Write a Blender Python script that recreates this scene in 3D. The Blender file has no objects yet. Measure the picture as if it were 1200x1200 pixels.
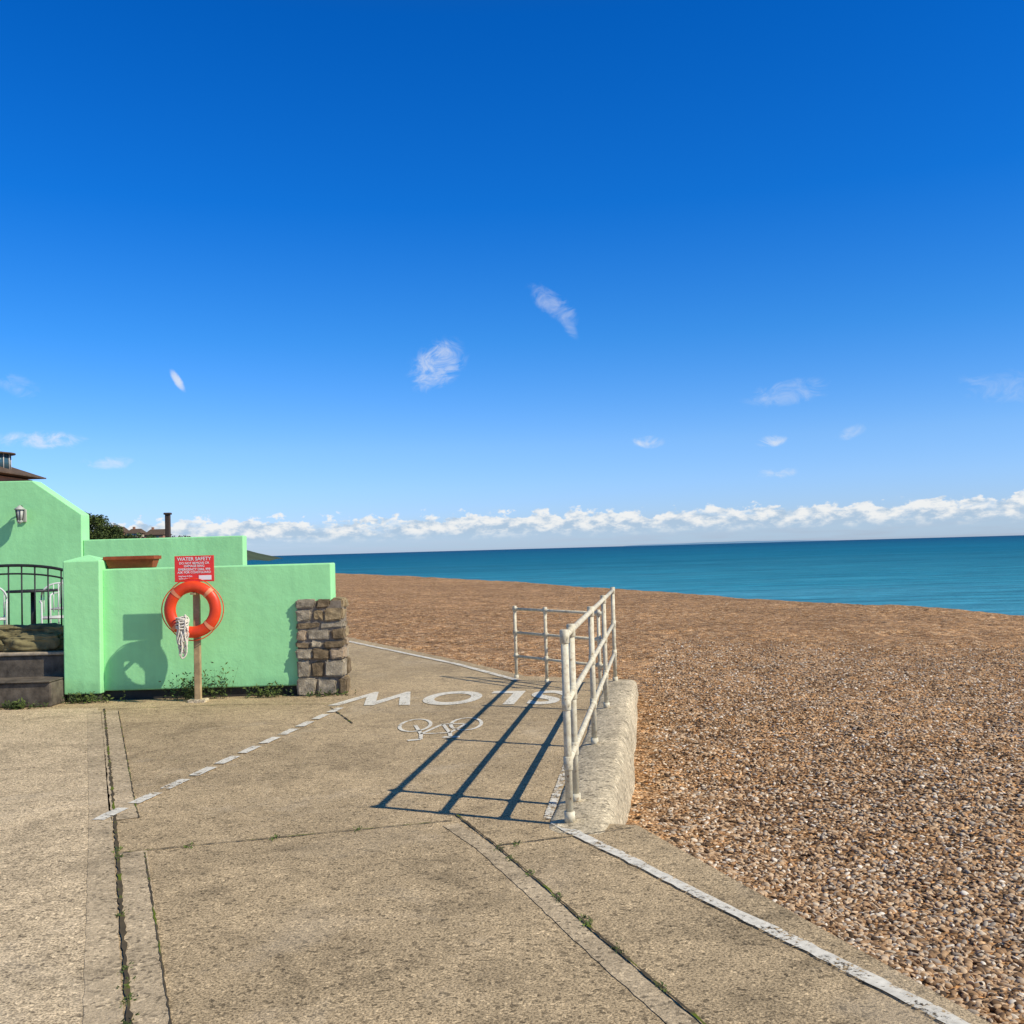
import bpy, bmesh, math, random
from mathutils import Vector, Matrix, noise
random.seed(7)
S = bpy.context.scene
R = math.radians

# ---------------------------------------------------------------- helpers
def link(o, parent=None):
    S.collection.objects.link(o)
    if parent: o.parent = parent
    return o
def empty(name):
    e = bpy.data.objects.new(name, None); e.empty_display_size = .2
    return link(e)
def mk(name, verts, faces, mat=None, parent=None, smooth=False):
    m = bpy.data.meshes.new(name); m.from_pydata([tuple(v) for v in verts], [], faces); m.update()
    if smooth: m.polygons.foreach_set('use_smooth', [True]*len(m.polygons))
    if mat:
        for k in (mat if isinstance(mat, list) else [mat]): m.materials.append(k)
    return link(bpy.data.objects.new(name, m), parent)
def bevel(o, w=.01, seg=2):
    b = o.modifiers.new('b', 'BEVEL'); b.width = w; b.segments = seg; b.limit_method = 'ANGLE'; return o
BF = [(0,3,2,1),(4,5,6,7),(0,1,5,4),(1,2,6,5),(2,3,7,6),(3,0,4,7)]
def box(name, x0,x1,y0,y1,z0,z1, mat, parent=None, bv=0):
    v = [(x0,y0,z0),(x1,y0,z0),(x1,y1,z0),(x0,y1,z0),(x0,y0,z1),(x1,y0,z1),(x1,y1,z1),(x0,y1,z1)]
    o = mk(name, v, BF, mat, parent)
    if bv: bevel(o, bv)
    return o
def prism(name, poly, z0, z1, mat, parent=None, bv=0):
    n=len(poly)
    v=[(x,y,z0) for x,y in poly]+[(x,y,z1) for x,y in poly]
    f=[tuple(range(n))[::-1], tuple(range(n,2*n))]+[(i,(i+1)%n,n+(i+1)%n,n+i) for i in range(n)]
    o=mk(name,v,f,mat,parent)
    if bv: bevel(o,bv)
    return o
def tube_data(pts, r, seg=12, closed=False, V=None, F=None):
    V = [] if V is None else V; F = [] if F is None else F
    pts=[Vector(p) for p in pts]; n=len(pts); base=len(V); prev=None
    for i,p in enumerate(pts):
        if closed: t=(pts[(i+1)%n]-pts[i-1])
        else: t=(pts[min(i+1,n-1)]-pts[max(i-1,0)])
        t.normalize()
        if prev is None:
            a=t.orthogonal().normalized()
        else:
            a=(prev-t*prev.dot(t)).normalized()
        prev=a; b=t.cross(a)
        rr = r[i] if isinstance(r,(list,tuple)) else r
        for k in range(seg):
            an=2*math.pi*k/seg
            V.append(p+a*math.cos(an)*rr+b*math.sin(an)*rr)
    m = n if closed else n-1
    for i in range(m):
        for k in range(seg):
            j=(i+1)%n
            F.append((base+i*seg+k, base+i*seg+(k+1)%seg, base+j*seg+(k+1)%seg, base+j*seg+k))
    if not closed:
        F.append(tuple(base+k for k in range(seg))[::-1]); F.append(tuple(base+(n-1)*seg+k for k in range(seg)))
    return V,F
def tube(name, pts, r, mat, parent=None, seg=12, closed=False):
    V,F=tube_data(pts,r,seg,closed); return mk(name,V,F,mat,parent,True)
def ribbon_data(pts, w, z, V, F, jit=0., step=.06, wj=0., ends=0):
    P=[]
    for a,b in zip(pts[:-1],pts[1:]):
        a=Vector(a); b=Vector(b); n=max(1,int((b-a).length/step))
        for i in range(n): P.append(a.lerp(b,i/n))
    P.append(Vector(pts[-1])); base=len(V)
    for i,p in enumerate(P):
        t=(P[min(i+1,len(P)-1)]-P[max(i-1,0)]).normalized(); nrm=Vector((-t.y,t.x))
        c=p+nrm*random.uniform(-jit,jit); ww=w*(1+random.uniform(-wj,wj))*.5
        V.append((c.x+nrm.x*ww,c.y+nrm.y*ww,z)); V.append((c.x-nrm.x*ww,c.y-nrm.y*ww,z))
    for i in range(len(P)-1):
        k=base+2*i; F.append((k,k+1,k+3,k+2))
def ribbon(name, pts, w, z, mat, parent=None, **k):
    V=[];F=[]; ribbon_data(pts,w,z,V,F,**k); return mk(name,V,F,mat,parent)

# ---------------------------------------------------------------- material kit
class NT:
    def __init__(s, name):
        s.m=bpy.data.materials.new(name); s.m.use_nodes=True; s.t=s.m.node_tree; s.t.nodes.clear()
        s.out=s.n('ShaderNodeOutputMaterial'); s.b=s.n('ShaderNodeBsdfPrincipled'); s.l(s.b.outputs[0], s.out.inputs[0])
        s.co=s.n('ShaderNodeTexCoord').outputs['Object']
    def n(s,k): return s.t.nodes.new(k)
    def l(s,a,b): s.t.links.new(a,b)
    def noise(s,scale,detail=3,rough=.55,vec=None,dist=0):
        n=s.n('ShaderNodeTexNoise'); n.inputs['Scale'].default_value=scale; n.inputs['Detail'].default_value=detail
        n.inputs['Roughness'].default_value=rough; n.inputs['Distortion'].default_value=dist
        s.l(vec or s.co, n.inputs['Vector']); return n.outputs['Fac']
    def voro(s,scale,feature='F1',vec=None,rnd=1):
        n=s.n('ShaderNodeTexVoronoi'); n.feature=feature; n.inputs['Scale'].default_value=scale
        n.inputs['Randomness'].default_value=rnd
        s.l(vec or s.co, n.inputs['Vector']); return n
    def ramp(s,fac,stops,interp='LINEAR'):
        r=s.n('ShaderNodeValToRGB'); r.color_ramp.interpolation=interp; e=r.color_ramp.elements
        while len(e)<len(stops): e.new(.5)
        for k,(p,c) in zip(e,stops):
            k.position=p; k.color=(c,c,c,1) if isinstance(c,(int,float)) else (*c,1)
        s.l(fac,r.inputs[0]); return r.outputs[0]
    def mix(s,fac,a,b,mode='MIX'):
        x=s.n('ShaderNodeMix'); x.data_type='RGBA'; x.blend_type=mode
        for val,i in ((fac,0),(a,6),(b,7)):
            if isinstance(val,(int,float)): x.inputs[i].default_value = val if i==0 else (val,val,val,1)
            elif isinstance(val,tuple): x.inputs[i].default_value=(*val,1)
            else: s.l(val,x.inputs[i])
        return x.outputs[2]
    def math(s,op,a,b=None,c=None):
        x=s.n('ShaderNodeMath'); x.operation=op
        for i,v in enumerate((a,b,c)):
            if v is None: continue
            if isinstance(v,(int,float)): x.inputs[i].default_value=v
            else: s.l(v,x.inputs[i])
        return x.outputs[0]
    def bump(s,h,strength=.5,dist=.01,prev=None):
        b=s.n('ShaderNodeBump'); b.inputs['Strength'].default_value=abs(strength); b.invert=strength<0; b.inputs['Distance'].default_value=dist
        s.l(h,b.inputs['Height'])
        if prev: s.l(prev,b.inputs['Normal'])
        return b.outputs[0]
    def scaled(s,v):
        m=s.n('ShaderNodeMapping'); m.inputs['Scale'].default_value=v; s.l(s.co,m.inputs[0]); return m.outputs[0]
    def fin(s,col=None,rough=.8,nrm=None,spec=.3,metal=0):
        if col is not None:
            if isinstance(col,tuple): s.b.inputs['Base Color'].default_value=(*col,1)
            else: s.l(col,s.b.inputs['Base Color'])
        if isinstance(rough,(int,float)): s.b.inputs['Roughness'].default_value=rough
        else: s.l(rough,s.b.inputs['Roughness'])
        s.b.inputs['Specular IOR Level'].default_value=spec; s.b.inputs['Metallic'].default_value=metal
        if nrm: s.l(nrm,s.b.inputs['Normal'])
        return s.m

def simple(name,col,rough=.7,var=.25,scale=12,bs=.15,spec=.3,metal=0,bd=.004):
    n=NT(name); f=n.noise(scale,4,.6)
    c=n.mix(1.0,col,n.ramp(f,[(.3,1-var),(.7,1+var*.4)]),'MULTIPLY')
    return n.fin(c,rough,n.bump(n.noise(scale*6,2),bs,bd) if bs else None,spec,metal)

def concrete(name, base, spk=.5, fine=1.0):
    n=NT(name)
    big=n.ramp(n.noise(.55,4,.6),[(.3,.78),(.7,1.14)])
    mid=n.ramp(n.noise(5,4,.65),[(.3,.84),(.7,1.12)])
    c=n.mix(1,base,big,'MULTIPLY'); c=n.mix(1,c,mid,'MULTIPLY')
    f1=n.noise(95*fine,2,.7); c=n.mix(1,c,n.ramp(f1,[(.36,1-spk),(.5,1),(.66,1+spk*.8)]),'MULTIPLY')
    v=n.voro(60*fine); vc=n.n('ShaderNodeSeparateColor'); n.l(v.outputs['Color'],vc.inputs[0])
    c=n.mix(1,c,n.ramp(vc.outputs[0],[(0,.42),(.12,.75),(.2,1.),(.85,1.),(1,1.45)]),'MULTIPLY')
    pit=n.ramp(n.noise(24,1,.5),[(.24,.5),(.31,1)]); c=n.mix(spk,c,pit,'MULTIPLY')
    st=n.ramp(n.noise(1.7,5,.75,dist=1.2),[(.36,.70),(.48,1)]); c=n.mix(.75,c,st,'MULTIPLY')
    du=n.ramp(n.noise(.9,4,.7,dist=.8),[(.55,0),(.72,.30)]); c=n.mix(du,c,(.60,.49,.34))
    sp=n.voro(2.3); c=n.mix(1,c,n.ramp(sp.outputs['Distance'],[(.035,.62),(.05,1)]),'MULTIPLY')
    b=n.bump(f1,.6,.007)
    return n.fin(c,.92,b,.12)
M_conc=concrete('promenade_concrete',(.465,.345,.195),.60)
M_strip=concrete('smooth_concrete',(.50,.385,.235),.28)
M_left=concrete('rough_concrete',(.575,.44,.265),.60)
M_kerb=concrete('kerb_concrete',(.54,.445,.29),.42,.6)

n=NT('joint_dirt')
c=n.ramp(n.noise(2.6,4,.65),[(.42,(.075,.06,.04)),(.53,(.11,.085,.05)),(.58,(.12,.15,.02))])
M_joint=n.fin(c,1,None,.05)

def paint(name, thr, col=(.78,.72,.58)):
    n=NT(name)
    f=n.math('ADD',n.math('MULTIPLY',n.noise(45,4,.75),.62),n.math('MULTIPLY',n.noise(5,3,.6),.38))
    a=n.ramp(f,[(thr-.035,0),(thr+.03,.96)])
    cc=n.mix(1,col,n.ramp(n.noise(30,3),[(.3,.72),(.7,1.08)]),'MULTIPLY')
    n.fin(cc,.85,None,.2); n.l(a,n.b.inputs['Alpha']); return n.m
M_paint=paint('worn_white_paint',.452); M_paint2=paint('very_worn_white_paint',.50); M_paint3=paint('road_letter_paint',.425)

# shingle
PEB=[(0,(.05,.032,.018)),(.15,(.18,.105,.05)),(.35,(.37,.22,.105)),(.55,(.49,.315,.165)),(.74,(.60,.43,.26)),(.86,(.34,.28,.21)),(.94,(.68,.55,.38)),(1,(.80,.71,.57))]
n=NT('shingle')
v=n.voro(42); vs=n.n('ShaderNodeSeparateColor'); n.l(v.outputs['Color'],vs.inputs[0])
c=n.ramp(vs.outputs[0],PEB)
v2=n.voro(13); vs2=n.n('ShaderNodeSeparateColor'); n.l(v2.outputs['Color'],vs2.inputs[0])
c=n.mix(.38,c,n.ramp(vs2.outputs[1],PEB))
c=n.mix(1,c,n.ramp(v.outputs['Distance'],[(.25,1.0),(.7,.5)]),'MULTIPLY')
c=n.mix(1,c,n.ramp(n.noise(6.5,3,.75),[(.34,.60),(.5,1.),(.66,1.40)]),'MULTIPLY')
c=n.mix(1,c,n.ramp(n.noise(1.3,4,.66),[(.32,.70),(.66,1.2)]),'MULTIPLY')
c=n.mix(1,c,n.ramp(n.noise(.10,4,.6),[(.3,.86),(.7,1.16)]),'MULTIPLY')
c=n.mix(1,c,(1.40,1.17,.92),'MULTIPLY')
b=n.bump(v.outputs['Distance'],-.9,.02); b=n.bump(n.noise(4.5,3,.65),1,.07,b)
M_shingle=n.fin(c,.9,b,.1)
n=NT('pebble_stone'); oi=n.n('ShaderNodeObjectInfo')
c=n.ramp(oi.outputs['Random'],PEB)
M_pebble=n.fin(c,.75,None,.25)

# sea
n=NT('sea_water')
st=n.scaled((.006,.030,1)); st2=n.scaled((.05,.35,1)); st3=n.scaled((.0008,.004,1)); st4=n.scaled((.22,1.1,1))
gp=n.n('ShaderNodeNewGeometry').outputs['Position']; vl=n.n('ShaderNodeVectorMath'); vl.operation='LENGTH'; n.l(gp,vl.inputs[0])
ds=n.math('LOGARITHM',n.math('ADD',vl.outputs['Value'],1),10)
ds=n.math('ADD',ds,n.math('MULTIPLY',n.math('SUBTRACT',n.noise(1,4,.6,st),.5),1.0))
c=n.ramp(n.math('DIVIDE',ds,5),[(.37,(.09,.34,.42)),(.45,(.03,.235,.30)),(.54,(.004,.145,.205)),(.68,(.0,.088,.15)),(.82,(.0,.050,.10))])
c=n.mix(1,c,n.ramp(n.noise(1,5,.7,st2),[(.32,.58),(.68,1.38)]),'MULTIPLY')
c=n.mix(1,c,n.ramp(n.noise(1,4,.7,st4),[(.32,.72),(.68,1.25)]),'MULTIPLY')
c=n.mix(1,c,n.ramp(n.noise(1,3,.6,st3),[(.35,.80),(.65,1.12)]),'MULTIPLY')
ws=n.scaled((.5,1.6,1)); b=n.bump(n.noise(1,4,.65,ws),.8,.5)
M_sea=n.fin(c,.45,b,.12)

n=NT('mint_render')
c=n.mix(1,(.37,.81,.36),n.ramp(n.noise(1.3,4,.6,dist=.5),[(.3,.90),(.7,1.04)]),'MULTIPLY')
vm=n.scaled((9,9,.7)); c=n.mix(.4,c,n.ramp(n.noise(1,3,.6,vm),[(.3,.86),(.6,1.03)]),'MULTIPLY')
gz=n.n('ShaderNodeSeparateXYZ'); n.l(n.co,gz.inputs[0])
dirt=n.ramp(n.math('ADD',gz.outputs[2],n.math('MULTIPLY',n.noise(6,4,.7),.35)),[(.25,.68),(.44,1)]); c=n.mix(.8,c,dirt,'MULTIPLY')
c=n.mix(n.ramp(n.noise(30,3,.7),[(.70,0),(.76,.5)]),c,(.5,.75,.5))
b=n.bump(n.noise(7,3,.6),.22,.03); b=n.bump(n.noise(60,2),.2,.004,b)
M_mint=n.fin(c,.75,b,.2)
M_plinth=simple('dark_plinth',(.05,.045,.035),.95,.4,9)
n=NT('cream_painted_steel')
f=n.noise(26,5,.7); c=n.ramp(f,[(.32,(.22,.12,.055)),(.39,(.54,.46,.31)),(.6,(.72,.66,.48))])
c=n.mix(n.ramp(n.noise(5,3),[(.45,0),(.72,.55)]),c,(.46,.40,.27))
M_rail=n.fin(c,.65,n.bump(f,.25,.003),.2,0)
STONES=[simple('stone_%s'%k,c,.9,.55,14,.7,.15,0,.012) for k,c in (('brown',(.38,.28,.15)),('grey',(.42,.35,.24)),('dark',(.22,.16,.09)),('pink',(.48,.36,.23)))]
M_mortar=simple('mortar',(.26,.21,.15),.95,.4,20,.5)
M_iron=simple('black_iron',(.03,.03,.03),.5,.3)
M_white=simple('white_metal',(.62,.61,.56),.4,.1)
M_wood=simple('weathered_wood',(.44,.31,.16),.85,.45,8,.4)
M_darkwood=simple('dark_wood',(.07,.05,.04),.85,.4)
M_orange=simple('orange_plastic',(.82,.065,.015),.42,.22,7,.08,.4)
M_tape=simple('faded_tape',(.85,.30,.14),.5,.2)
M_rope=simple('white_rope',(.80,.72,.58),.9,.35,60,.6)
M_red=simple('sign_red',(.82,.05,.045),.4,.15,5)
M_signw=simple('sign_white',(.85,.82,.78),.5,.05)
M_terra=simple('terracotta',(.32,.075,.025),.8,.3)
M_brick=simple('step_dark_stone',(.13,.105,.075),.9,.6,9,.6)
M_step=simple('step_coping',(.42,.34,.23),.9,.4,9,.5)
M_cloth=simple('olive_cloth',(.24,.20,.09),.9,.75,5,.5)
M_roof=simple('brown_roof',(.12,.08,.05),.9,.4,3)
M_housew=simple('house_wall',(.40,.20,.12),.9,.2,1)
M_housec=simple('cream_wall',(.62,.55,.45),.9,.2,1)
M_glass=simple('window_glass',(.04,.09,.11),.15,.1,2,0,.6)
M_leaf=simple('foliage_dark',(.05,.075,.02),.8,.5,3)
M_leaf2=simple('foliage_light',(.11,.15,.03),.8,.5,3)
M_bark=simple('bark',(.08,.055,.035),.9)
M_hill=simple('hill_grass',(.06,.08,.035),.95,.5,.05)
M_haze=simple('hazy_land',(.16,.28,.38),1,.1,.001,0)  # distance haze put into the land's bluish base colour
M_lampw=simple('lantern_paint',(.45,.45,.38),.5,.2)

# ---------------------------------------------------------------- terrain
CREST=[(500,-3000),(60,-200),(21,-5),(12.6,25.4),(6.7,41),(0,63),(-19,109),(-60,190),(-200,420),(-3200,2600)]
def sdist(x,y):
    best=1e18; sg=1
    for (ax,ay),(bx,by) in zip(CREST[:-1],CREST[1:]):
        dx,dy=bx-ax,by-ay; t=max(0,min(1,((x-ax)*dx+(y-ay)*dy)/(dx*dx+dy*dy)))
        qx,qy=ax+dx*t,ay+dy*t; d=(x-qx)**2+(y-qy)**2
        if d<best-1e-9: best=d; sg = 1 if dx*(y-qy)-dy*(x-qx)<0 else -1
    return sg*math.sqrt(best)
def hz(x,y):
    s=sdist(x,y)
    s+= .8*noise.noise(Vector((x*.12,y*.12,3)))
    if s<0:
        t=min(1,-s/18); z=-.40+.29*t*t*(3-2*t)
    else:
        z=-.40-.17*(math.sqrt(s*s+1)-1)
        z=max(z,-7)
    d=abs(x)+abs(y)
    if d<400:
        z+=.05*noise.noise(Vector((x*.8,y*.8,0)))+.035*noise.noise(Vector((x*2.6,y*2.6,5)))+.05*noise.noise(Vector((x*.2,y*.2,9)))
    z-=.20*math.exp(-((x-1.2)**2/2.2+(y-7.8)**2/7.))
    return z
def axis(lo,hi,c0,c1,st,g):
    a=[]; x=c0
    while x<c1: a.append(x); x+=st
    a.append(c1); s=st; x=c1
    while x<hi: s*=g; x+=s; a.append(x)
    s=st; x=c0; b=[]
    while x>lo: s*=g; x-=s; b.append(x)
    return b[::-1]+a
xs=axis(-3000,500,-4,12,.14,1.09); ys=axis(-2500,2500,2,30,.16,1.07)
V=[(x,y,hz(x,y)) for y in ys for x in xs]; nx=len(xs)
F=[(j*nx+i,j*nx+i+1,(j+1)*nx+i+1,(j+1)*nx+i) for j in range(len(ys)-1) for i in range(nx-1)]
beach=mk('shingle_beach',V,F,M_shingle,None,True)
mk('sea',[(-60000,-60000,-4),(60000,-60000,-4),(60000,60000,-4),(-60000,60000,-4)],[(0,1,2,3)],M_sea)

# loose pebbles close to the path (geometry-node scatter)
def edge_x(y):   # promenade seaward edge
    if y<5.93: return 1.53+(3.42-y)*(.86/2.51)
    return .62+(y-5.93)*.1435+.1
px=[.4+.2*i for i in range(75)]; py=[1.6+.2*i for i in range(100)]
V=[];F=[];D=[]
for y in py:
    for x in px:
        V.append((x,y,hz(x,y)+.002)); r=math.hypot(x,y)
        D.append(0 if x<edge_x(y)+.03 or x>y*.62+1.2 else max(0,2400*min(1,(4.5/r)**1.8))*max(0,min(1,(21-r)/4)))
nx2=len(px)
F=[(j*nx2+i,j*nx2+i+1,(j+1)*nx2+i+1,(j+1)*nx2+i) for j in range(len(py)-1) for i in range(nx2-1)]
pb=mk('beach_pebbles',V,F,M_pebble)
at=pb.data.attributes.new('dens','FLOAT','POINT'); at.data.foreach_set('value',D)
g=bpy.data.node_groups.new('pebble_scatter','GeometryNodeTree')
g.interface.new_socket('Geometry',in_out='INPUT',socket_type='NodeSocketGeometry'); g.interface.new_socket('Geometry',in_out='OUTPUT',socket_type='NodeSocketGeometry')
N=g.nodes; L=g.links.new
gi=N.new('NodeGroupInput'); go=N.new('NodeGroupOutput')
dp=N.new('GeometryNodeDistributePointsOnFaces'); na=N.new('GeometryNodeInputNamedAttribute'); na.data_type='FLOAT'; na.inputs['Name'].default_value='dens'
ip=N.new('GeometryNodeInstanceOnPoints'); ico=N.new('GeometryNodeMeshIcoSphere'); ico.inputs['Radius'].default_value=.013; ico.inputs['Subdivisions'].default_value=2
sm=N.new('GeometryNodeSetMaterial'); sm.inputs['Material'].default_value=M_pebble
ss=N.new('GeometryNodeSetShadeSmooth')
rs=N.new('FunctionNodeRandomValue'); rs.data_type='FLOAT_VECTOR'; rs.inputs[0].default_value=(.45,.4,.3); rs.inputs[1].default_value=(2.1,1.5,.9)
rr=N.new('FunctionNodeRandomValue'); rr.data_type='FLOAT_VECTOR'; rr.inputs[0].default_value=(-.5,-.5,0); rr.inputs[1].default_value=(.5,.5,6.28)
L(gi.outputs[0],dp.inputs['Mesh']); L(na.outputs['Attribute'],dp.inputs['Density']); L(dp.outputs['Points'],ip.inputs['Points'])
L(ico.outputs['Mesh'],ss.inputs[0]); L(ss.outputs[0],sm.inputs[0]); L(sm.outputs[0],ip.inputs['Instance']); L(rs.outputs[0],ip.inputs['Scale']); L(rr.outputs[0],ip.inputs['Rotation'])
L(ip.outputs[0],go.inputs[0])
md=pb.modifiers.new('scatter','NODES'); md.node_group=g

# ---------------------------------------------------------------- promenade
prom=[(6.15,-10),(1.53,3.42),(.67,5.93),(.44,6.0),(1.28,12.1),(1.33,12.35),(.12,12.95),(-.70,14.75),(-3.3,19.9),(-9,31),(-28,60),(-60,95),(-90,95),(-90,-10)]
P=prism('promenade',prom,-.6,0,M_conc)
J=empty('pavement_joints')
J1=[(-4.45,11.1),(-2.50,6.38),(-1.39,3.65),(-.35,1.1)]
J2a=[(-4.22,10.9),(-2.59,6.94),(-2.36,6.40)]
J2b=[(-2.05,5.64),(-1.22,3.58),(-.2,1.1)]
mk('rough_apron',[(-4.56,11.2,.002),(-2.50,6.18,.002),(-.38,1.0,.002),(-20,1.0,.002),(-20,11.2,.002)],[(0,4,3,2,1)],M_left,J)
ribbon('margin_left',[(-4.50,10.95),(-2.57,6.33),(-1.46,3.60),(-.42,1.05)],.13,.004,M_strip,J,jit=.002,wj=.05)
ribbon('margin_mid',[(-4.33,10.95),(-2.56,6.66),(-2.43,6.38)],.17,.004,M_strip,J)
ribbon('margin_near',[(-2.12,5.66),(-1.31,3.62),(-.28,1.1)],.14,.004,M_strip,J)
ribbon('margin_diag',[(-.41,6.05),(-.20,5.58),(.05,4.87),(.25,4.25),(.54,3.43),(1.2,1.5)],.10,.003,M_strip,J,jit=.002,wj=.05)
for nm,pts,w in (('joint_long',J1,.017),('groove_a',J2a,.007),('groove_b',J2b,.007),
      ('joint_cross',[(-2.20,5.65),(-.404,6.13)],.011),('joint_diag',[(-.386,6.26),(-.142,5.61),(.112,4.89),(.304,4.29),(.593,3.47),(1.28,1.4)],.012),
      ('joint_bay',[(-.142,5.59),(.25,5.72),(.63,5.87)],.009),('joint_back',[(-1.95,10.75),(-1.55,9.7)],.015),
      ('joint_wallfoot',[(-4.4,11.05),(-3.2,11.15),(-1.95,11.0)],.012)):
    ribbon(nm,pts,w,.0065,M_joint,J,jit=.003,wj=.6,step=.04)
def crack(x,y,ang,L_,w):
    pts=[(x,y)]
    for i in range(int(L_/.08)):
        ang+=random.gauss(0,.28); x+=.08*math.cos(ang); y+=.08*math.sin(ang); pts.append((x,y))
    ribbon('crack',pts,w,.0068,M_joint,J,jit=.001,wj=.8,step=.04)
crack(-.35,6.2,2.2,.9,.004); crack(.02,5.2,2.9,1.0,.003); crack(-2.2,8.0,.4,1.0,.003)
# moss tufts growing in the joints
V=[];F=[];MI=[]
def tuft(x,y,n,s):
    for _ in range(n):
        p=Vector((x+random.gauss(0,.012),y+random.gauss(0,.03),.004)); d=Vector((random.uniform(-1,1),random.uniform(-1,1),random.uniform(.2,1.2))).normalized(); q=d.orthogonal().normalized()*.3
        L2=s*random.uniform(.4,1.2); b=len(V); V.extend([p-q*L2,p+q*L2,p+d*L2]); F.append((b,b+1,b+2)); MI.append(random.choice([0,1]))
for (a_,b_,tt) in ((J1[1],J1[2],(.25,.3,.62,.85,.9,.95)),(J1[2],J1[3],(.02,.06,.1)),((-.142,5.61),(.112,4.89),(.1,.35,.7)),((.112,4.89),(.593,3.47),(.1,.3,.34,.55,.8)),((-2.2,5.65),(-.404,6.13),(.2,.45,.7)),((-.142,5.59),(.25,5.72),(.3,))):
    for t_ in tt: tuft(a_[0]+(b_[0]-a_[0])*t_,a_[1]+(b_[1]-a_[1])*t_,26,.016)
o=mk('joint_moss',V,F,[M_leaf,M_leaf2]); o.data.polygons.foreach_set('material_index',MI)

# markings
o=empty('dashed_line_marking'); a=Vector((-2.60,6.36)); b=Vector((-1.80,10.9)); t=0; i=0
Lg=(b-a).length; V=[];F=[]
while t<Lg-.2:
    ribbon_data([a.lerp(b,t/Lg),a.lerp(b,(t+.29)/Lg)],.085,.0085,V,F,jit=.003,wj=.08); t+=.41
mk('dashes',V,F,M_paint,o)
o=empty('edge_line_marking')
ribbon('near_line',[(.20,6.02),(.243,5.91),(.55,5.28),(.833,4.66),(1.13,4.05),(1.397,3.46),(2.1,1.8)],.070,.0085,M_paint,o,jit=.003,wj=.15)
ribbon('far_line',[(.02,12.5),(-.84,14.5),(-3.5,19.6),(-9.3,30.8)],.09,.0085,M_paint,o,jit=.002,wj=.1)
ribbon('kerb_line',[(.16,6.1),(.38,7.8)],.05,.0085,M_paint2,o,jit=.002,wj=.1)
cu=bpy.data.curves.new('slow_letters','FONT'); cu.body='SLOW'; cu.size=1; cu.align_x='CENTER'; cu.align_y='CENTER'; cu.offset=.024; cu.space_character=1.14
o=bpy.data.objects.new('slow_road_marking',cu); link(o); cu.materials.append(M_paint3)
o.location=(-.70,11.25,.006); o.rotation_euler=(0,0,R(180-8)); o.scale=(.80,1.35,1)
V=[];F=[]
def bk(pts,w=.034):
    ribbon_data([(-.71-u,9.30-v) for u,v in pts],w,.006,V,F,step=.03)
for cx in (-.235,.235):
    bk([(cx+.140*math.cos(k/28*2*math.pi),-.20+.33*math.sin(k/28*2*math.pi)) for k in range(29)])
bk([(-.235,-.20),(-.02,-.22),(.14,.26),(-.11,.24),(-.02,-.22)]); bk([(-.235,-.20),(-.11,.24),(-.13,.44)]); bk([(-.21,.45),(-.06,.45)],.07)
bk([(.235,-.20),(.14,.26),(.12,.52)]); bk([(.12,.52),(.23,.56)],.06)
mk('bicycle_road_marking',V,F,M_paint3)

# low kerb / sea wall under the railing
rd=Vector((.871,6.07)).normalized(); rn=Vector((rd.y,-rd.x))
def rp(y,off): 
    p=Vector((.279,5.93))+rd*((y-5.93)/rd.y); return p+rn*off
V=[];F=[]; ys2=[5.62+.08*i for i in range(82)]
prof=[(-.13,-.02),(-.115,.006),(-.09,.016),(.0,.034),(.10,.038),(.18,.034),(.215,.020),(.238,-.01),(.248,-.05),(.265,-.15),(.29,-.3),(.36,-.8)]
for y in ys2:
    near=max(0,min(1,(y-5.70)/.35))
    for k,(q,z) in enumerate(prof):
        j=.014*noise.noise(Vector((y*1.3,k*.25,0)))+.009*noise.noise(Vector((y*6,k*.5,0)))
        if 5<=k<=8: j-=.03*max(0,noise.noise(Vector((y*4,2,3)))-.2)
        p=rp(y,q+j); zz=z
        if z>-.3: zz+= .006*noise.noise(Vector((y*2.3,k*.8,7)))
        if z>-.03: zz = zz*near -.012*(1-near)
        V.append((p.x,p.y,zz))
m=len(prof)
for i in range(len(ys2)-1):
    for k in range(m-1): F.append((i*m+k,i*m+k+1,(i+1)*m+k+1,(i+1)*m+k))
F.append(tuple(range(m))); F.append(tuple(range((len(ys2)-1)*m,len(ys2)*m))[::-1])
mk('concrete_kerb',V,F,M_kerb,None,True)

# ---------------------------------------------------------------- railings
def railing(name, posts, zb, ztop, zr, r=.024):
    o=empty(name); 
    for i,(x,y) in enumerate(posts):
        tube('post_%d'%(i+1),[(x,y,zb-.02),(x,y,ztop+r*.9)],r,M_rail,o,16)
        tube('base_%d'%(i+1),[(x,y,zb-.01),(x,y,zb+.05)],r*1.4,M_rail,o,16)
        for z in zr: 
            tube('clamp_%d'%(i+1),[(x,y,z-.04),(x,y,z-.036),(x,y,z+.036),(x,y,z+.04)],[r*1.1,r*1.25,r*1.25,r*1.1],M_rail,o,16)
    a=Vector(posts[0]); b=Vector(posts[-1])
    for k,z in enumerate(zr):
        d=(b-a).normalized()
        tube('rail_%d'%(k+1),[(a.x,a.y,z)]+[(p[0],p[1],z) for p in posts[1:-1]]+[(b.x,b.y,z)],r*.88,M_rail,o,16)
        for (x,y) in posts:
            s0=Vector((x,y))-d*.05; s1=Vector((x,y))+d*.05
            if (x,y)==tuple(posts[0]): s0=Vector((x,y))-d*.025
            tube('collar',[(s0.x,s0.y,z),(s1.x,s1.y,z)],r*1.15,M_rail,o,16)
    return o
railing('pedestrian_railing',[tuple(rp(y,0)) for y in (5.97,6.40,8.22,10.05,12.0)],.03,1.085,(.355,.70,1.085),.022)
railing('pedestrian_railing',[(0,12.7),(.36,12.22),(.93,11.46)],0,.86,(.28,.57,.86),.019)

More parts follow.
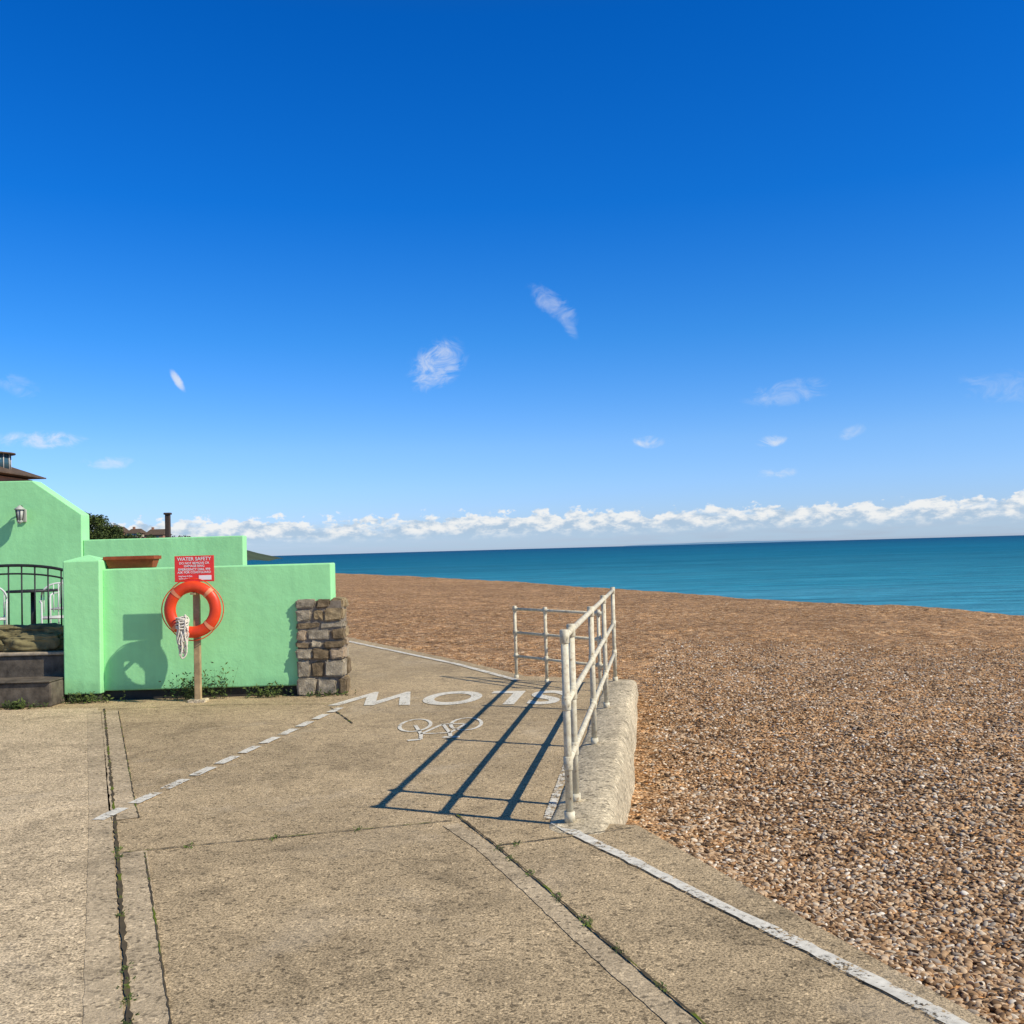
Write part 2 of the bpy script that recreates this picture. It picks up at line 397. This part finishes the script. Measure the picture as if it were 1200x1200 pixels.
# ---------------------------------------------------------------- mint boundary wall
W=empty('mint_boundary_wall')
def wallgrid(name,x0,x1,y0,y1,z0,z1,parent):
    o=box(name,x0,x1,y0,y1,z0,z1,M_mint,parent); bevel(o,.018,3); return o
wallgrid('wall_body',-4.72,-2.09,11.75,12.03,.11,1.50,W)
box('plinth',-4.9,-2.2,11.80,12.0,-.02,.11,M_plinth,W)
x0,x1,y0,y1=-5.13,-4.71,11.66,12.08
v=[(x0,y0,.09),(x1,y0,.09),(x1,y1,.09),(x0,y1,.09),(x0,y0,1.60),(x1,y0,1.60),(x1,y1,1.60),(x0,y1,1.60),((x0+x1)/2,(y0+y1)/2,1.67)]
bevel(mk('gate_pier',v,[(0,3,2,1),(0,1,5,4),(1,2,6,5),(2,3,7,6),(3,0,4,7),(4,5,8),(5,6,8),(6,7,8),(7,4,8)],M_mint,W),.014,3)
box('pier_foot',x0+.03,x1-.03,y0+.03,y1-.03,-.02,.09,M_plinth,W)

# stone pillar
V=[];F=[];MI=[]
def stone(x0,x1,y0,y1,z0,z1):
    g=.006; bm=bmesh.new(); bmesh.ops.create_cube(bm,size=1)
    for q in bm.verts:
        q.co=Vector(((x0+x1)/2+q.co.x*(x1-x0-g*2),(y0+y1)/2+q.co.y*(y1-y0-g*2),(z0+z1)/2+q.co.z*(z1-z0-g*2)))
        q.co+=Vector((random.uniform(-1,1)*.014,random.uniform(-1,1)*.012,random.uniform(-1,1)*.014))
    bmesh.ops.bevel(bm,geom=bm.edges[:],offset=.016,segments=2,affect='EDGES')
    bmesh.ops.subdivide_edges(bm,edges=bm.edges[:],cuts=1,use_grid_fill=True)
    for q in bm.verts: q.co+=Vector([noise.noise(q.co*14+Vector((k*9,0,0)))*.012 for k in range(3)])
    base=len(V); V.extend([q.co.copy() for q in bm.verts]); mi=random.choice([0,0,1,1,2,3])
    bm.verts.index_update()
    for f in bm.faces: F.append(tuple(base+q.index for q in f.verts)); MI.append(mi)
    bm.free()
z=0; px0,px1,py0,py1=-2.50,-1.96,11.70,12.1
while z<1.06:
    h=random.uniform(.075,.16) if z>.2 else .2
    h=min(h,1.10-z); 
    if 1.10-z-h<.05: h=1.10-z
    grow=.03*(1-z/1.1)
    xx=px0-grow*.3
    end=px1+grow
    while xx<end-.02:
        w=random.uniform(.11,.28); 
        if end-xx-w<.09: w=end-xx
        stone(xx,xx+w,py0-grow+random.uniform(-.02,.015),py0+.2,z,z+h); 
        if xx+w>=end-.01: stone(xx,xx+w+random.uniform(-.02,.02),py0+.2,py1,z,z+h)
        xx+=w
    z+=h
o=mk('stone_pillar',V,F,STONES); o.data.polygons.foreach_set('material_index',MI)
box('mortar_core',px0+.02,px1-.02,py0+.018,py1-.02,0,1.07,M_mortar,o)

# ---------------------------------------------------------------- terrace, steps, building behind
T=empty('terrace_steps')
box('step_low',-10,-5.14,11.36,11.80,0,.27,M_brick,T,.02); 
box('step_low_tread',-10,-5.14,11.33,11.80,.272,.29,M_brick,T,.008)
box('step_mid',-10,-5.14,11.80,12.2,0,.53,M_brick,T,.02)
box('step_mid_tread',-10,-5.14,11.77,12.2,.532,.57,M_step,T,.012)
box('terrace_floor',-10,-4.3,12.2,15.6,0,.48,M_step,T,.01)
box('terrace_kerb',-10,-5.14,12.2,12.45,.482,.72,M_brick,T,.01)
G=empty('mint_cafe_building')
def facade(name,poly,y0,y1,parent):
    n=len(poly); v=[(x,y0,z) for x,z in poly]+[(x,y1,z) for x,z in poly]
    f=[tuple(range(n)),tuple(range(n,2*n))[::-1]]+[(i,n+i,n+(i+1)%n,(i+1)%n) for i in range(n)]
    return bevel(mk(name,v,f,M_mint,parent),.015,2)
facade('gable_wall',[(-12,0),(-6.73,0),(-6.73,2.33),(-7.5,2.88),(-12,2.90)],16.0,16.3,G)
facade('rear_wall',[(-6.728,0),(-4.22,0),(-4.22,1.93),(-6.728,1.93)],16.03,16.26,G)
# lantern
Ln=empty('wall_lantern'); lx,lz=-7.62,2.33
box('back_plate',lx-.04,lx+.04,15.96,15.995,lz-.10,lz+.10,M_lampw,Ln,.01)
tube('bracket',[(lx,15.98,lz+.08),(lx,15.90,lz+.15),(lx,15.84,lz+.12)],.012,M_iron,Ln)
tube('cap',[(lx,15.84,lz+.09),(lx,15.84,lz+.10),(lx,15.84,lz+.16)],[.085,.085,.01],M_lampw,Ln,8)
tube('glass',[(lx,15.84,lz-.08),(lx,15.84,lz+.09)],[.04,.06],M_lampw,Ln,8)
for k in range(6):
    a=k*math.pi/3; tube('frame_bar',[(lx+.044*math.cos(a),15.84+.044*math.sin(a),lz-.08),(lx+.066*math.cos(a),15.84+.066*math.sin(a),lz+.09)],.006,M_iron,Ln,6)
tube('foot',[(lx,15.84,lz-.13),(lx,15.84,lz-.10),(lx,15.84,lz-.075)],[.01,.045,.045],M_lampw,Ln,8)

# iron fence with bowed top
I=empty('iron_gate'); fy=12.3
def arc(x): 
    t=(x+6.05)/.82; return 1.38+.19*math.sqrt(max(0,1-min(1,t*t)*.98))
xsA=[-6.87+.04*i for i in range(42)]
tube('top_rail',[(x,fy,arc(x)) for x in xsA],.018,M_iron,I,8)
tube('second_rail',[(x,fy,arc(x)-.10) for x in xsA],.011,M_iron,I,8)
tube('bottom_rail',[(-6.87,fy,.80),(-5.23,fy,.80)],.014,M_iron,I,8)
for i in range(11):
    x=-6.85+i*.158; tube('bar',[(x,fy,.72),(x,fy,arc(x))],.010,M_iron,I,8)
for x in (-6.87,-5.2): tube('stile',[(x,fy,.70),(x,fy,1.50)],.02,M_iron,I,8)
for i in range(5): 
    x=-6.95-.14*i; tube('side_bar',[(x,fy,.72),(x,fy,1.45)],.009,M_iron,I,8)
tube('side_rail',[(-8.5,fy,1.45),(-6.87,fy,1.45)],.014,M_iron,I,8)

# tarpaulin heap below the fence
def blob(name,cx,cy,cz,sx,sy,sz,mat,parent,seed=0):
    bm=bmesh.new(); bmesh.ops.create_icosphere(bm,subdivisions=5,radius=1)
    for q in bm.verts:
        p=q.co.copy(); s=1+.22*noise.noise(p*2+Vector((seed,0,0)))+.16*noise.noise(p*5+Vector((seed,4,0)))+.05*noise.noise(p*14+Vector((seed,4,0)))
        sp=lambda a: math.copysign(abs(a)**.7,a)
        q.co=Vector((cx+sp(p.x)*sx*s,cy+sp(p.y)*sy*s,cz+sp(p.z)*sz*s))
    me=bpy.data.meshes.new(name); bm.to_mesh(me); bm.free(); me.materials.append(mat)
    me.polygons.foreach_set('use_smooth',[True]*len(me.polygons)); return link(bpy.data.objects.new(name,me),parent)
H=empty('folded_tarpaulin')
for i,x in enumerate((-5.58,-6.25,-6.95,-7.6)): 
    blob('fold_%d'%i,x,12.0,.66+.03*(i%2),.40,.15,.12,M_cloth,H,i*3.3)
    blob('upper_fold_%d'%i,x+.2 if i else x,12.06,.79,.36,.12,.08,M_cloth,H,i*5.1+1)

# garden furniture
def chair(x,y,z,rot):
    o=empty('garden_chair'); s=.21
    def p(a,b,c):
        ca,sa=math.cos(rot),math.sin(rot); return (x+a*ca-b*sa,y+a*sa+b*ca,z+c)
    for i,(a,b) in enumerate(((-s,-s),(s,-s))): tube('front_leg_%d'%i,[p(a,b,0),p(a,b,.64)],.011,M_white,o,8)
    for i,a in enumerate((-s,s)): tube('back_leg_%d'%i,[p(a,s+.05,0),p(a,s,.45),p(a,s+.04,.72)],.011,M_white,o,8)
    for i,a in enumerate((-s,s)): tube('arm_%d'%i,[p(a,-s,.64),p(a*1.1,0,.66),p(a,s+.03,.66)],.012,M_white,o,8)
    tube('seat_frame',[p(-s,-s,.44),p(s,-s,.44),p(s,s,.44),p(-s,s,.44)],.012,M_white,o,8,True)
    for k in range(7): 
        b=-s+.03+k*.06; tube('seat_slat',[p(-s,b,.445),p(s,b,.445)],.010,M_white,o,6)
    def bt(a): return .72+.17*math.sqrt(max(0,1-(a/s)**2))
    for k in range(7):
        a=-s+.03+k*.06; tube('back_slat',[p(a,s,.50),p(a,s+.055,bt(a))],.007,M_white,o,6)
    tube('back_hoop',[p(s*math.cos(q/12*math.pi),s+.055,.72+.17*math.sin(q/12*math.pi)) for q in range(13)],.012,M_white,o,8)
    return o
chair(-6.08,13.7,.42,R(25)); chair(-6.98,13.6,.42,R(-150)); chair(-6.5,15.0,.48,R(10))
o=empty('garden_table'); tube('table_top',[(-6.52,13.9,1.20),(-6.52,13.9,1.23)],.33,M_iron,o,28); tube('table_stem',[(-6.52,13.9,.5),(-6.52,13.9,1.20)],.03,M_iron,o)
for k in range(3):
    a=k*2.09; tube('table_foot',[(-6.52,13.9,.6),(-6.52+.25*math.cos(a),13.9+.25*math.sin(a),.49)],.018,M_iron,o,8)

# terracotta trough
TT=empty('terracotta_planter'); x0,x1=-4.71,-4.14
v=[(x0+.03,11.84,1.503),(x1-.03,11.84,1.503),(x1-.03,11.98,1.503),(x0+.03,11.98,1.503),(x0,11.80,1.62),(x1,11.80,1.62),(x1,12.02,1.62),(x0,12.02,1.62)]
bevel(mk('trough',v,BF,M_terra,TT),.008); box('rim',x0-.012,x1+.012,11.785,12.035,1.60,1.64,M_terra,TT,.006)
box('soil',x0+.01,x1-.01,11.81,12.01,1.63,1.643,M_darkwood,TT)

# ---------------------------------------------------------------- lifebuoy station
pxx,pyy=-3.55,11.47
o=box('wooden_post',pxx-.035,pxx+.035,pyy-.03,pyy+.03,-.02,1.36,M_wood,None,.006)
box('foot_block',pxx-.10,pxx+.10,pyy-.08,pyy+.08,-.01,.03,M_kerb,o,.01)
LB=empty('lifebuoy'); ly=pyy-.085; lzc=1.03; lcx=pxx-.02
V=[];F=[]; ns,nt=64,20
for i in range(ns):
    a=i/ns*2*math.pi
    for k in range(nt):
        b=k/nt*2*math.pi; rr_=.252+.064*math.cos(b); V.append((lcx+rr_*math.cos(a),ly+.050*math.sin(b),lzc+rr_*math.sin(a)))
F=[(i*nt+k,i*nt+(k+1)%nt,((i+1)%ns)*nt+(k+1)%nt,((i+1)%ns)*nt+k) for i in range(ns) for k in range(nt)]
mk('ring',V,F,M_orange,LB,True)
for q in range(4):
    V=[];F=[];c0=math.pi/4+q*math.pi/2
    for i in range(6):
        a=c0+(i-2.5)*.030
        for k in range(nt):
            b=k/nt*2*math.pi; rr_=.252+.067*math.cos(b); V.append((lcx+rr_*math.cos(a),ly+.053*math.sin(b),lzc+rr_*math.sin(a)))
    F=[(i*nt+k,i*nt+(k+1)%nt,(i+1)*nt+(k+1)%nt,(i+1)*nt+k) for i in range(5) for k in range(nt)]
    mk('band_%d'%q,V,F,M_tape,LB,True)
pts=[]
for i in range(96):
    a=i/96*2*math.pi; rr_=.325+.018*abs(math.sin(2*(a-math.pi/4))); pts.append((lcx+rr_*math.cos(a),ly,lzc+rr_*math.sin(a)))
tube('grab_line',pts,.006,M_orange,LB,6,True)
box('holder_arm',pxx-.025,pxx+.025,ly-.07,pyy-.03,lzc+.165,lzc+.185,M_wood,LB)
V=[];F=[]
for k in range(13):
    x=pxx-.12+random.uniform(-.04,.04); w=random.uniform(.014,.036); top=.93+random.uniform(-.05,.05); bot=random.uniform(.46,.72); y=ly-.07+random.uniform(-.02,.02)
    pts=[]
    for i in range(24):
        a=i/24*2*math.pi; cz=(top+bot)/2; hh=(top-bot)/2
        pts.append((x+w*math.cos(a)+.014*math.sin(3*a+k)+(.03*(cz+hh*math.sin(a)-.7)),y+.012*math.sin(a*2+k),cz+hh*math.sin(a)))
    tube_data(pts,.0085,6,True,V,F)
for k in range(5):
    pts=[(pxx-.12+.065*math.cos(i/16*2*math.pi),ly-.06+.04*math.sin(i/16*2*math.pi),.84+.022*k+.015*math.sin(i/16*2*math.pi+k)) for i in range(16)]
    tube_data(pts,.010,6,True,V,F)
mk('throw_rope',V,F,M_rope,LB,True)
SG=empty('water_safety_sign'); sx0,sx1=pxx-.225,pxx+.215; sy=pyy-.045
box('sign_board',sx0,sx1,sy-.008,sy,1.335,1.625,M_red,SG,.003)
def txt(body,x,z,size,wd=1,al='CENTER'):
    c=bpy.data.curves.new('lettering','FONT'); c.body=body; c.size=size; c.align_x=al; c.offset=.0006
    q=bpy.data.objects.new('lettering',c); link(q,SG); c.materials.append(M_signw); q.location=(x,sy-.0105,z); q.rotation_euler=(R(90),0,0); q.scale=(wd,1,1)
mx=(sx0+sx1)/2
txt('WATER SAFETY',mx,1.572,.054,1.0)
txt('DO NOT REMOVE OR',mx,1.532,.034,1.0); txt('DAMAGE RING',mx,1.500,.034)
txt('EMERGENCY DIAL 999',mx,1.462,.036,1.0); txt('ASK FOR COASTGUARD',mx,1.43,.034,1.0)
txt('ring buoy & line',mx-.10,1.392,.024); txt('town council',mx-.11,1.365,.024)
box('white_label',mx+.05,mx+.19,sy-.0105,sy-.008,1.355,1.405,M_signw,SG)

# ---------------------------------------------------------------- weeds
def leaves(name,centers,nper,rad,size,mats,parent=None,up=.3):
    V=[];F=[];MI=[]
    for (cx,cy,cz,sc) in centers:
        for _ in range(int(nper*sc)):
            d=Vector((random.gauss(0,1),random.gauss(0,1),random.gauss(0,.8))).normalized()*(random.random()**.45)*rad*sc
            p=Vector((cx,cy,cz))+d; s=size*random.uniform(.5,1.3)
            t=Vector((random.uniform(-1,1),random.uniform(-1,1),random.uniform(-1,1)+up)).normalized(); q=t.orthogonal().normalized()*.45; q.rotate(Matrix.Rotation(random.uniform(0,6.28),3,t))
            b=len(V); V.extend([p-t*s,p+q*s,p+t*s,p-q*s]); F.append((b,b+1,b+2,b+3)); MI.append(0 if random.random()<.6 else 1)
    o=mk(name,V,F,mats,parent); o.data.polygons.foreach_set('material_index',MI); return o
def weed(cx,cy,n,h,spread):
    V=[];F=[];MI=[]
    for _ in range(n):
        x=cx+random.gauss(0,spread); y=cy+random.gauss(0,.03); hh=h*random.uniform(.3,1); lean=Vector((random.uniform(-.5,.5),random.uniform(-.5,.2),0))*hh
        for k in range(5):
            t=(k+1)/5; p=Vector((x,y,0))+lean*t+Vector((0,0,hh*t)); s=random.uniform(.012,.028)
            d=Vector((random.uniform(-1,1),random.uniform(-1,1),random.uniform(-.2,.8))).normalized(); q=d.orthogonal().normalized()*.4
            b=len(V); V.extend([p,p+d*s+q*s,p+d*s*2,p+d*s-q*s]); F.append((b,b+1,b+2,b+3)); MI.append(random.choice([0,1]))
        b=len(V); V.extend([(x-.002,y,0),(x+.002,y,0),Vector((x,y,0))+lean+Vector((0,0,hh))]); F.append((b,b+1,b+2)); MI.append(0)
    o=mk('weed_plant',V,F,[M_leaf,M_leaf2]); o.data.polygons.foreach_set('material_index',MI)
weed(-3.72,11.66,70,.30,.10); weed(-2.85,11.66,50,.16,.12); weed(-4.85,11.6,60,.12,.14); weed(-5.5,11.28,60,.08,.14); weed(-3.4,11.68,25,.45,.05)
weed(-2.2,11.62,25,.06,.15)

# ---------------------------------------------------------------- backdrop left
o=box('mooring_post',-6.79,-6.70,20,20.09,-.1,2.46,M_darkwood,None,.01); box('post_cap',-6.81,-6.68,19.98,20.11,2.46,2.50,M_darkwood,o,.01)
HS=empty('turret_house')
box('house_body',-40,-30.9,60,66,-.1,6.90,M_housew,HS)
v=[(-40.5,59.5,7.06),(-30.2,59.5,7.06),(-30.2,66.3,7.06),(-40.5,66.3,7.06),(-37,62.6,8.0),(-32.2,62.6,8.0),(-32.2,63.2,8.0),(-37,63.2,8.0)]
mk('hip_roof',v,BF,M_roof,HS); box('fascia',-40.55,-30.15,59.45,66.3,6.98,7.058,M_roof,HS)
tcx=-31.8
tube('turret_drum',[(tcx,62.9,7.3),(tcx,62.9,8.3)],.9,M_glass,HS,24); tube('turret_roof',[(tcx,62.9,8.3),(tcx,62.9,8.38),(tcx,62.9,8.52)],[1.2,1.2,.15],M_roof,HS,24)
for k in range(12):
    a=k/12*6.283; tube('turret_mullion',[(tcx+.92*math.cos(a),62.9+.92*math.sin(a),7.3),(tcx+.92*math.cos(a),62.9+.92*math.sin(a),8.3)],.03,M_housec,HS,6)
for x in (-38,-36,-34): box('window',x,x+1.1,59.95,60.0,4.2,5.6,M_glass,HS)
def house(x0,x1,y,zb,ze,zr,mw,name='hillside_house',dp=7,ch=True):
    o=empty(name); box('body',x0,x1,y,y+dp,zb,ze,mw,o)
    v=[(x0-.3,y-.3,ze),(x1+.3,y-.3,ze),(x1+.3,y+dp+.3,ze),(x0-.3,y+dp+.3,ze),(x0+.6,y+dp/2,zr),(x1-.6,y+dp/2,zr)]
    mk('roof',v,[(0,3,2,1),(0,1,5,4),(2,3,4,5),(1,2,5),(3,0,4)],M_roof,o)
    w=(x1-x0)/4
    for i in range(3): box('window',x0+w*(i+.6),x0+w*(i+1.1),y-.04,y,ze-1.4,ze-.4,M_glass,o)
    if ch: box('chimney',x0+1,x0+1.6,y+dp/2-.3,y+dp/2+.4,ze,zr+.6,M_housew,o)
    return o
house(-33.8,-29.4,62.5,-.1,5.75,6.4,M_housew,'terrace_house',3.2,False)
# wooded hillside far down the shore
V=[];F=[]; nxh,nyh=50,12
for j in range(nyh):
    for i in range(nxh):
        x=-90-i*5; y=270+j*12
        z=-.3+(4.2+.05*(-90-x))*math.sin(min(1,j/6)*math.pi/2)*min(1,(-88-x)/18)+.8*noise.noise(Vector((x*.05,y*.05,0)))
        V.append((x,y,z))
F=[(j*nxh+i,(j+1)*nxh+i,(j+1)*nxh+i+1,j*nxh+i+1) for j in range(nyh-1) for i in range(nxh-1)]
mk('hillside',V,F,M_hill,None,True)
for x0,x1,ze,zr,mt in ((-117.5,-113,9.6,11.3,M_housew),(-112,-108,9.2,10.6,M_housec),(-106.5,-101,8.6,10.3,M_housew),(-122,-118,9,11,M_housec)):
    house(x0,x1,296,2,ze,zr,mt)
cs=[]
for i in range(20): cs.append((random.uniform(-118.5,-112),281+random.uniform(0,3),8+random.uniform(0,6.5)-abs(random.uniform(-1,1)),random.uniform(.7,1.1)))
for i in range(10): cs.append((random.uniform(-124,-117),281,8+random.uniform(0,7),1))
for i in range(8): cs.append((random.uniform(-112,-108),283,7+random.uniform(0,3.2),.8))
tr=leaves('hillside_trees',cs,500,2.0,.30,[M_leaf,M_leaf2])
for i in range(5): tube('trunk_%d'%i,[(-122+i*2.2,282,0),(-121.8+i*2.2,282,9)],[.35,.15],M_bark,tr,8)
cs=[]
for i in range(34): 
    x=random.uniform(-112,-91); cs.append((x,288+random.uniform(0,3),6.4+random.uniform(0,2.4)-(x+112)*.08,random.uniform(.5,.9)))
leaves('hillside_bushes',cs,300,1.7,.26,[M_leaf,M_leaf2])

# far headlands
def land(name,x0,x1,y,h,mat,seed):
    V=[];F=[];n=60
    for i in range(n+1):
        t=i/n; x=x0+(x1-x0)*t; e=math.sin(math.pi*t)**.5; z=h*e*(.65+.5*noise.noise(Vector((t*6+seed,0,0))))
        V+= [(x,y,-4.5),(x,y+h*2,max(-4,z)-3),(x,y+h*8,-4.5)]
    for i in range(n):
        for k in range(2): F.append((i*3+k,(i+1)*3+k,(i+1)*3+k+1,i*3+k+1))
    return mk(name,V,F,mat,None,True)
land('near_headland',-900,-590,2500,12,M_hill,2)
land('distant_headland',3200,9500,30000,75,M_haze,5)

# ---------------------------------------------------------------- camera
cam=bpy.data.cameras.new('camera'); co=bpy.data.objects.new('camera',cam); link(co); S.camera=co
cam.sensor_width=36; cam.lens=36; cam.clip_start=.05; cam.clip_end=200000
p=R(2.08); a=R(1.575)
f=Vector((0,math.cos(p),math.sin(p))); R0=Vector((1,0,0)); U0=Vector((0,-math.sin(p),math.cos(p)))
rt=R0*math.cos(a)-U0*math.sin(a); up=R0*math.sin(a)+U0*math.cos(a)
mw=Matrix((rt,up,-f)).transposed().to_4x4(); mw.translation=Vector((0,0,1.6)); co.matrix_world=mw

# ---------------------------------------------------------------- sun + sky
sd=Vector((.694,-.324,.643)).normalized()
sl=bpy.data.lights.new('sun','SUN'); sl.energy=5; sl.angle=R(.5); sl.color=(1,.93,.80)
so=bpy.data.objects.new('sun',sl); link(so); so.rotation_euler=sd.to_track_quat('Z','Y').to_euler(); so.location=(20,-10,20)
w=bpy.data.worlds.new('World'); S.world=w; w.use_nodes=True; t=w.node_tree; t.nodes.clear()
def nn(k): return t.nodes.new(k)
def Mt(op,a,b=None,c=None,clamp=False):
    x=nn('ShaderNodeMath'); x.operation=op; x.use_clamp=clamp
    for i,v in enumerate((a,b,c)):
        if v is None: continue
        if isinstance(v,(int,float)): x.inputs[i].default_value=v
        else: t.links.new(v,x.inputs[i])
    return x.outputs[0]
def sstep(v,lo,hi):
    x=nn('ShaderNodeMapRange'); x.interpolation_type='SMOOTHSTEP'; t.links.new(v,x.inputs[0]); x.inputs[1].default_value=lo; x.inputs[2].default_value=hi; return x.outputs[0]
def Mx(fac,a,b,mode='MIX'):
    x=nn('ShaderNodeMix'); x.data_type='RGBA'; x.blend_type=mode
    for v,i in ((fac,0),(a,6),(b,7)):
        if isinstance(v,(int,float)): x.inputs[i].default_value=v
        elif isinstance(v,tuple): x.inputs[i].default_value=(*v,1)
        else: t.links.new(v,x.inputs[i])
    return x.outputs[2]
sky=nn('ShaderNodeTexSky'); sky.sky_type='NISHITA'; sky.sun_disc=False; sky.sun_elevation=R(40); sky.sun_rotation=math.atan2(sd.x,sd.y)
sky.air_density=1.0; sky.dust_density=.3; sky.ozone_density=3.0; sky.altitude=0
tc=nn('ShaderNodeTexCoord'); sp=nn('ShaderNodeSeparateXYZ'); t.links.new(tc.outputs['Generated'],sp.inputs[0])
X,Y,Z=sp.outputs; az=Mt('ARCTAN2',X,Y); el=Z
hs=nn('ShaderNodeHueSaturation'); hs.inputs['Saturation'].default_value=1.25; t.links.new(sky.outputs[0],hs.inputs['Color'])
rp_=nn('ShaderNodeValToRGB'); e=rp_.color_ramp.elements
stops=[(0,(.78,1.02,1.9)),(.03,(.80,1.05,1.85)),(.10,(.80,1.10,1.68)),(.20,(.38,1.0,1.62)),(.32,(.09,.86,1.62)),(.47,(.03,.80,1.58)),(.62,(.45,.75,.95)),(1,(.62,.72,.75))]  # unseen sky above the frame made less blue to cut fill in shadows
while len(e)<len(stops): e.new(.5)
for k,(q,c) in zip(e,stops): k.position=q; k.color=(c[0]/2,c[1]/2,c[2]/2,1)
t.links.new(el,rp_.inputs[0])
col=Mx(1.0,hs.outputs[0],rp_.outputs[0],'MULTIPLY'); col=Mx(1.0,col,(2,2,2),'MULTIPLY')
def cvec(sx,sy,oz=0):
    c=nn('ShaderNodeCombineXYZ'); t.links.new(Mt('MULTIPLY',az,sx),c.inputs[0]); t.links.new(Mt('MULTIPLY',el,sy),c.inputs[1]); c.inputs[2].default_value=oz; return c.outputs[0]
def ns_(vec,detail=4,rough=.6,dist=0):
    q=nn('ShaderNodeTexNoise'); q.inputs['Scale'].default_value=1; q.inputs['Detail'].default_value=detail; q.inputs['Roughness'].default_value=rough; q.inputs['Distortion'].default_value=dist
    t.links.new(vec,q.inputs['Vector']); return q.outputs['Fac']
# cumulus bank low over the sea
lowf=ns_(cvec(9,0,1),2,.5); puff=ns_(cvec(55,85,2),5,.6)
top=Mt('ADD',Mt('ADD',.022,Mt('MULTIPLY',lowf,.026)),Mt('MULTIPLY',Mt('SUBTRACT',puff,.5),.044))
body=sstep(Mt('SUBTRACT',top,el),0,.0045)
low=sstep(el,.008,.022)
shade=ns_(cvec(60,120,5),4,.6)
brk=sstep(ns_(cvec(26,60,8),4,.6),.28,.46)
bank=Mt('MULTIPLY',Mt('MULTIPLY',body,low),brk)
lowhaze=Mt('MULTIPLY',sstep(ns_(cvec(14,160,11),4,.55),.30,.60),Mt('MULTIPLY',sstep(el,-.001,.004),Mt('SUBTRACT',1,sstep(el,.014,.036))))
CS=8.8
col=Mx(Mt('MULTIPLY',lowhaze,.6),col,(CS*.50,CS*.68,CS*.86))
ccol=Mx(sstep(Mt('ADD',shade,Mt('MULTIPLY',el,8)),.54,.82),(CS*.48,CS*.64,CS*.82),(CS*1.04,CS*1.04,CS*1.02))
col=Mx(Mt('MULTIPLY',bank,.90),col,ccol)
def direc(u,v):
    du,dv=u-600,v-600; xx=du*math.cos(a)-dv*math.sin(a); yy=du*math.sin(a)+dv*math.cos(a)
    d=(f*1200+R0*xx-U0*yy).normalized(); return math.atan2(d.x,d.y),d.z
wn=ns_(cvec(34,50,20),5,.66,1.2)
tot=None
for (u,v,su,sv,ang,stg) in [(512,428,46,30,35,.62),(505,440,28,12,5,.40),(648,356,46,17,-40,.34),(664,376,28,10,-62,.26),(208,446,19,6,-58,.75),(925,460,62,18,5,.28),(757,518,24,10,0,.9),(905,517,22,9,0,.65),(998,507,22,10,20,.35),(910,554,30,8,0,.55),(48,516,54,12,0,.65),(128,542,34,9,0,.5),(22,452,28,14,-20,.22),(1175,452,55,22,-10,.2)]:
    a0,e0=direc(u,v); A=Mt('SUBTRACT',az,a0); E=Mt('SUBTRACT',el,e0); ca,sa=math.cos(R(ang)),math.sin(R(ang))
    u1=Mt('DIVIDE',Mt('ADD',Mt('MULTIPLY',A,ca),Mt('MULTIPLY',E,sa)),su/1200); v1=Mt('DIVIDE',Mt('SUBTRACT',Mt('MULTIPLY',E,ca),Mt('MULTIPLY',A,sa)),sv/1200)
    d=Mt('ADD',Mt('MULTIPLY',u1,u1),Mt('MULTIPLY',v1,v1)); g0=Mt('SUBTRACT',1,d,None,True)
    g1=sstep(Mt('ADD',Mt('MULTIPLY',g0,.50),Mt('MULTIPLY',Mt('SUBTRACT',wn,.5),.6 if u==208 else 1.9)),.08,.85 if u!=208 else .5)
    g1=Mt('MULTIPLY',Mt('MULTIPLY',g1,stg),sstep(g0,0,.75),None,True); tot=g1 if tot is None else Mt('MAXIMUM',tot,g1)
col=Mx(tot,col,(CS*.93,CS*.96,CS))
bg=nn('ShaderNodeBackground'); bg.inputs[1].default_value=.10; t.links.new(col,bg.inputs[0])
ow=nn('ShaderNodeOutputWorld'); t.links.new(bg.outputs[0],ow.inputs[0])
S.view_settings.view_transform='Standard'; S.view_settings.look='None'; S.view_settings.exposure=0
